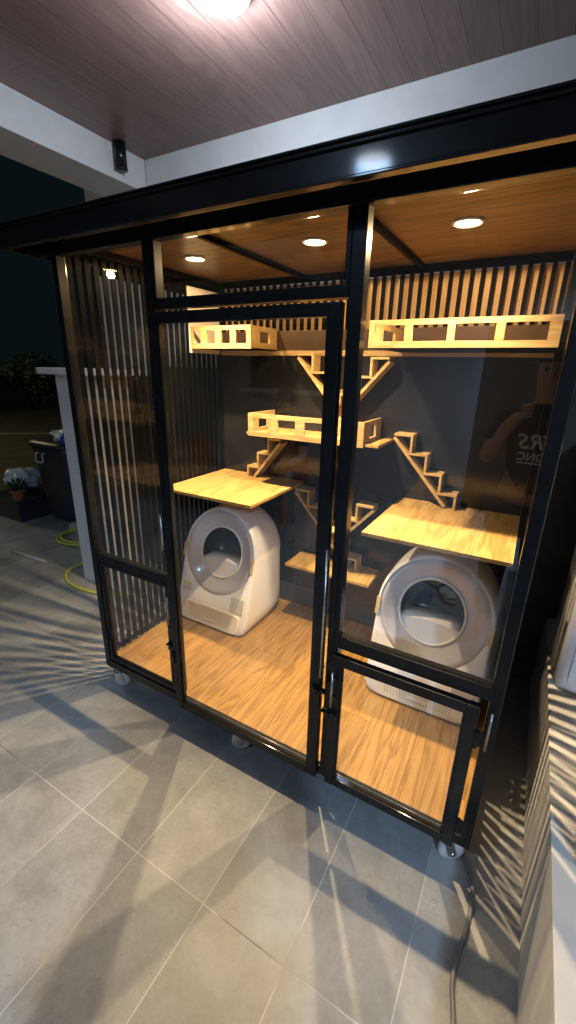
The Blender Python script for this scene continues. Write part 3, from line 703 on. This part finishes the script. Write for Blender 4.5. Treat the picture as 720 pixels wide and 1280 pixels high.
# carved wooden hand
hm = MB(); hc = Vector((-3.36, -1.52, .501))
L = []
for z, a, b in ((0, .05, .04), (.03, .10, .06), (.08, .145, .07), (.14, .155, .065), (.19, .15, .055), (.21, .13, .04)):
    L.append([(hc.x + a * math.cos(k * math.pi / 12), hc.y + b * math.sin(k * math.pi / 12) + (.03 - z * .2), hc.z + z) for k in range(24)])
hm.loops(L)
for i, (dx, ln) in enumerate(((-.115, .19), (-.04, .25), (.04, .22), (.115, .17))):
    p = Vector((hc.x + dx, hc.y, hc.z + .17)); q = p + Vector((dx * .35, .03, ln))
    hm.tube([p - Vector((0, 0, .06)), p, (p + q) / 2 + Vector((0, -.012, 0)), q - Vector((0, 0, .02)), q], .03, 14, rad=[.034, .034, .031, .027, .012])
hm.tube([(hc.x + .12, hc.y + .02, hc.z + .06), (hc.x + .18, hc.y + .04, hc.z + .12), (hc.x + .21, hc.y + .05, hc.z + .18), (hc.x + .215, hc.y + .05, hc.z + .20)], .03, 14, rad=[.036, .032, .027, .012])
tag(hm.build('carved_hand', 'handwood'), 'carved brown wooden hand with upright fingers on the grey bench', 'wooden hand')
# slippers
def slipper(x, y, a, mat, label):
    t = empty('slipper', (x, y, 0), label, 'slipper', 'slippers left on the tiles')
    ca, sa = math.cos(a), math.sin(a)
    def W(u, v, z): return (x + u * ca - v * sa, y + u * sa + v * ca, z)
    def outl(s_):
        o = []
        for k in range(32):
            th = 2 * math.pi * k / 32; u = .048 * math.sin(th) * (1 + .12 * math.cos(th)) ; o.append((u * s_, .135 * math.cos(th) * (1 - (1 - s_) * .35)))
        return o
    MB().loops([[W(u, v, z) for u, v in outl(s_)] for z, s_ in ((.001, .93), (.006, 1.0), (.022, 1.0), (.027, .94), (.023, .85))]).build('sole', mat, t)
    st = MB(); A = []
    for j in range(7):
        v = .02 + j * .0125; w_ = .050 - j * .0012
        A.append([W(w_ * math.cos(math.pi * k / 14), v + (.004 if j in (0, 6) else 0), .020 + (.045 - j * .003) * math.sin(math.pi * k / 14)) for k in range(15)])
    B = [[(px, py, pz - .006) for px, py, pz in r] for r in A][::-1]
    rows = A + B; vs = [[st.bm.verts.new(p) for p in r] for r in rows]
    for i in range(len(vs)):
        a_, b_ = vs[i], vs[(i + 1) % len(vs)]
        for k in range(14): st.bm.faces.new((a_[k], a_[k + 1], b_[k + 1], b_[k])).smooth = True
    st.build('strap', mat, t)
slipper(-.62, -.52, .25, 'rubberdark', 'slate slipper farthest left in the group of slippers')
slipper(-.47, -.60, .10, 'rubberdark', 'slate slipper between its dark mate and the tan pair')
slipper(-.33, -.74, -.5, 'rubbertan', 'tan slipper turned outwards beside the slate pair')
slipper(-.46, -.92, -.9, 'rubbertan', 'tan slipper lying behind the slate pair')
# seated person
def skinned(name, joints, edges, mat, root=0, sub=2):
    me = bpy.data.meshes.new(name); me.from_pydata([j[0] for j in joints], edges, []); o = bpy.data.objects.new(name, me); col.objects.link(o)
    o.modifiers.new('s', 'SKIN'); o.modifiers.new('u', 'SUBSURF').levels = sub; o.modifiers['u'].render_levels = sub
    for i, sv in enumerate(me.skin_vertices[0].data): sv.radius = joints[i][1] if isinstance(joints[i][1], tuple) else (joints[i][1],) * 2; sv.use_root = (i == root)
    dg = bpy.context.evaluated_depsgraph_get(); ev = o.evaluated_get(dg); nm = bpy.data.meshes.new_from_object(ev)
    bpy.data.objects.remove(o); mb = MB(); mb.bm.from_mesh(nm); bpy.data.meshes.remove(nm)
    for f in mb.bm.faces: f.smooth = True
    return mb
px, py = -2.25, -1.75; sz = .57
stl = empty('stool', (px, py, 0), 'round black stool under the seated person', 'stool')
MB().lathe([(.16, 0), (.17, .01), (.17, .035), (.15, .045), (0, .047)], (px, py, sz - .12)).build('seat', 'bin', stl)
for k in range(4):
    a = k * math.pi / 2 + .78; MB().cyl((px + .2 * math.cos(a), py + .2 * math.sin(a), 0), (px + .12 * math.cos(a), py + .12 * math.sin(a), sz - .12), .013).build('leg', 'steel', stl)
per = empty('person', (px, py, 0), 'person in navy shirt and maroon shorts sitting on a stool and leaning forward', 'person')
J = [((px, py, sz), .13), ((px, py + .03, sz + .18), .12), ((px, py + .08, sz + .38), .135), ((px, py + .11, sz + .50), .07), ((px, py + .14, sz + .57), .052), ((px, py + .16, sz + .66), (.075, .09)), ((px, py + .17, sz + .76), (.078, .095)), ((px, py + .17, sz + .82), .05)]
E_ = [(0, 1), (1, 2), (2, 3), (3, 4), (4, 5), (5, 6), (6, 7)]
def chain(start, pts):
    p = start
    for q in pts: J.append(q); E_.append((p, len(J) - 1)); p = len(J) - 1
for s_ in (-1, 1):
    chain(2, [((px + s_ * .17, py + .08, sz + .42), .062), ((px + s_ * .23, py + .16, sz + .17), .047), ((px + s_ * .15, py + .38, sz + .13), .036), ((px + s_ * .09, py + .46, sz + .14), .026)])
    chain(0, [((px + s_ * .10, py + .06, sz - .01), .095), ((px + s_ * .16, py + .42, sz + .02), .062), ((px + s_ * .17, py + .44, .22), .048), ((px + s_ * .17, py + .43, .08), .036), ((px + s_ * .18, py + .56, .035), .032)])
skinned('body', J, E_, 'skin').build('body', 'skin', per)
T = [((px, py, sz + .03), .145), ((px, py + .03, sz + .2), .135), ((px, py + .08, sz + .40), .145), ((px, py + .11, sz + .49), .085)]
TE = [(0, 1), (1, 2), (2, 3)]
for s_ in (-1, 1):
    i = len(T); T += [((px + s_ * .175, py + .08, sz + .42), .078), ((px + s_ * .215, py + .13, sz + .26), .064)]; TE += [(2, i), (i, i + 1)]
skinned('shirt', T, TE, 'navy').build('shirt', 'navy', per)
S = [((px, py, sz + .01), .15), ((px + .11, py + .10, sz), .108), ((px + .155, py + .36, sz + .02), .082), ((px - .11, py + .10, sz), .108), ((px - .155, py + .36, sz + .02), .082)]
skinned('shorts', S, [(0, 1), (1, 2), (0, 3), (3, 4)], 'maroon').build('shorts', 'maroon', per)
hx, hy, hz = px, py + .16, sz + .74
hr = blob((hx, hy - .018, hz + .035), .112, (.86, 1.0, .85), .08, 4, 2, 3); hr.build('hair', 'hair', per)
for s_ in (-1, 1):
    MB().lathe([(0, -.012), (.009, -.008), (.012, 0), (.009, .008), (0, .012)], (hx + s_ * .032, hy + .092, hz - .01), axis=(0, 1, 0), seg=16).build('eye', 'hair', per)
    for f in range(4):
        b0 = Vector((px + s_ * .09, py + .46, sz + .14)) + Vector((s_ * (-.024 + f * .016), .0, 0)); ln = (.065, .075, .07, .055)[f]
        MB().tube([b0 - Vector((0, .03, 0)), b0 + Vector((0, ln * .5, .004)), b0 + Vector((0, ln * .85, -.012)), b0 + Vector((0, ln, -.03))], .009, 8, rad=[.009, .009, .008, .006]).build('finger', 'skin', per)
    b0 = Vector((px + s_ * .06, py + .44, sz + .14)); MB().tube([b0, b0 + Vector((-s_ * .025, .02, .0)), b0 + Vector((-s_ * .035, .045, -.004))], .01, 8, rad=[.011, .01, .007]).build('thumb', 'skin', per)
MB().tube([(hx, hy + .085, hz + .0), (hx, hy + .108, hz - .03), (hx, hy + .10, hz - .04)], .012, 8, rad=[.008, .014, .012]).build('nose', 'skin', per)

# the person taking the picture, seen only as a faint reflection
qx, qy = .05, -.40
ph = empty('person', (qx, qy, 0), 'person standing in a dark printed t-shirt and cap, holding up a phone', 'person')
J = [((qx, qy, .93), .135), ((qx, qy, 1.12), .125), ((qx, qy + .01, 1.34), .14), ((qx, qy + .02, 1.46), .07), ((qx, qy + .03, 1.52), .054), ((qx, qy + .04, 1.60), (.075, .09)), ((qx, qy + .045, 1.69), (.078, .095)), ((qx, qy + .045, 1.75), .05)]
E_ = [(0, 1), (1, 2), (2, 3), (3, 4), (4, 5), (5, 6), (6, 7)]
for s_ in (-1, 1):
    chain(2, [((qx + s_ * .18, qy, 1.38), .06), ((qx + s_ * .25, qy + .08, 1.15), .047), ((qx + s_ * .15, qy + .24, 1.38), .034), ((qx + s_ * .10, qy + .275, 1.44), .026)])
    chain(0, [((qx + s_ * .10, qy, .86), .10), ((qx + s_ * .11, qy + .01, .48), .064), ((qx + s_ * .11, qy - .01, .09), .038), ((qx + s_ * .12, qy + .12, .035), .034)])
skinned('body', J, E_, 'skin').build('body', 'skin', ph)
T = [((qx, qy, .92), .15), ((qx, qy, 1.12), .145), ((qx, qy + .01, 1.34), .152), ((qx, qy + .02, 1.45), .085)]; TE = [(0, 1), (1, 2), (2, 3)]
for s_ in (-1, 1):
    i = len(T); T += [((qx + s_ * .185, qy, 1.38), .078), ((qx + s_ * .235, qy + .055, 1.24), .066)]; TE += [(2, i), (i, i + 1)]
shirt = skinned('shirt', T, TE, 'navy').build('shirt', 'blackcloth', ph)
S = [((qx, qy, .92), .155)]; SE = []
for s_ in (-1, 1):
    i = len(S); S += [((qx + s_ * .10, qy, .84), .118), ((qx + s_ * .11, qy + .01, .48), .085), ((qx + s_ * .11, qy - .01, .12), .062)]; SE += [(0, i), (i, i + 1), (i + 1, i + 2)]
skinned('trousers', S, SE, 'navy').build('trousers', 'charcoal', ph)
blob((qx, qy + .03, 1.73), .112, (.88, 1.0, .62), .03, 4, 2, 3).build('cap', 'charcoal', ph)
MB().loops([[(qx + .075 * math.cos(k * math.pi / 12), qy + .10 + .085 * max(0, math.sin(k * math.pi / 12)), z - .01 * abs(math.cos(k * math.pi / 12))) for k in range(13)] for z in (1.705, 1.712)]).build('cap_brim', 'charcoal', ph)
for s_ in (-1, 1):
    MB().lathe([(0, -.012), (.009, -.008), (.012, 0), (.009, .008), (0, .012)], (qx + s_ * .032, qy + .135, 1.655), axis=(0, 1, 0), seg=16).build('eye', 'hair', ph)
    for f in range(4):
        b0 = Vector((qx + s_ * .098, qy + .275, 1.425 + f * .018)); e0 = Vector((qx + s_ * .082, qy + .315, 1.43 + f * .018))
        MB().tube([b0, b0 + Vector((0, .022, 0)), e0, e0 + Vector((-s_ * .028, .004, .002))], .009, 8, rad=[.010, .009, .008, .006]).build('finger', 'skin', ph)
    b0 = Vector((qx + s_ * .095, qy + .27, 1.44)); MB().tube([b0, b0 + Vector((-s_ * .02, .006, .018)), b0 + Vector((-s_ * .038, .012, .022))], .01, 8, rad=[.012, .010, .007]).build('thumb', 'skin', ph)
MB().tube([(qx, qy + .125, 1.665), (qx, qy + .148, 1.635), (qx, qy + .14, 1.625)], .012, 8, rad=[.008, .014, .012]).build('nose', 'skin', ph)
tag(MB().box(qx - .078, qx + .078, qy + .296, qy + .304, 1.415, 1.492, .003).build('phone', 'back'), 'black phone held sideways by the person behind the camera', 'phone')
def text_mesh(body, size, name, mat, parent, cx, y, z, shear=0.0):
    cu = bpy.data.curves.new('t', 'FONT'); cu.body = body; cu.size = size; cu.align_x = 'CENTER'; cu.shear = shear; cu.extrude = .001; cu.offset = .0012
    o = bpy.data.objects.new('t', cu); col.objects.link(o)
    dg = bpy.context.evaluated_depsgraph_get(); nm = bpy.data.meshes.new_from_object(o.evaluated_get(dg)); bpy.data.objects.remove(o)
    mb = MB(); mb.bm.from_mesh(nm); bpy.data.meshes.remove(nm)
    for v in mb.bm.verts: v.co = Vector((cx - v.co.x, y + v.co.z - .12 * (v.co.x ** 2) * 8, z + v.co.y))
    return mb.build(name, mat, parent)
text_mesh('ERS', .11, 'print', 'shell', shirt, qx, qy + .168, 1.25, .3)
text_mesh('CONC', .06, 'print', 'shell', shirt, qx, qy + .158, 1.185)
MB().box(qx - .09, qx + .09, qy + .146, qy + .150, 1.165, 1.173).build('print', 'shell', shirt)

# ------------------------------------------------------------------ camera and render
cam = bpy.data.cameras.new('camera'); co = bpy.data.objects.new('camera', cam); col.objects.link(co); scene.camera = co
Rm = Matrix(((.868538, .49515001, .02163823), (.17698264, -.26907163, -.94671939), (-.46294588, .82609135, -.3213319)))
right, down, fwd = Vector(Rm[0]), Vector(Rm[1]), Vector(Rm[2])
co.matrix_world = Matrix(((right.x, -down.x, -fwd.x, 0), (right.y, -down.y, -fwd.y, 0), (right.z, -down.z, -fwd.z, 1.63), (0, 0, 0, 1)))
cam.sensor_fit = 'VERTICAL'; cam.sensor_height = 36; cam.lens = 36 * 529.55 / 1280
cam.clip_start = .02; cam.clip_end = 400

w = bpy.data.worlds.new('World'); scene.world = w; w.use_nodes = True
nt = w.node_tree; bg = nt.nodes['Background']
bg.inputs[0].default_value = (.35, .75, 1.0, 1); bg.inputs[1].default_value = .007
scene.render.engine = 'CYCLES'
scene.cycles.max_bounces = 10; scene.cycles.transparent_max_bounces = 24; scene.cycles.glossy_bounces = 5; scene.cycles.diffuse_bounces = 4
scene.cycles.sample_clamp_indirect = 4; scene.cycles.use_denoising = True
scene.view_settings.view_transform = 'Standard'; scene.view_settings.look = 'None'; scene.view_settings.exposure = 0; scene.view_settings.gamma = 1
scene.render.resolution_x = 576; scene.render.resolution_y = 1024
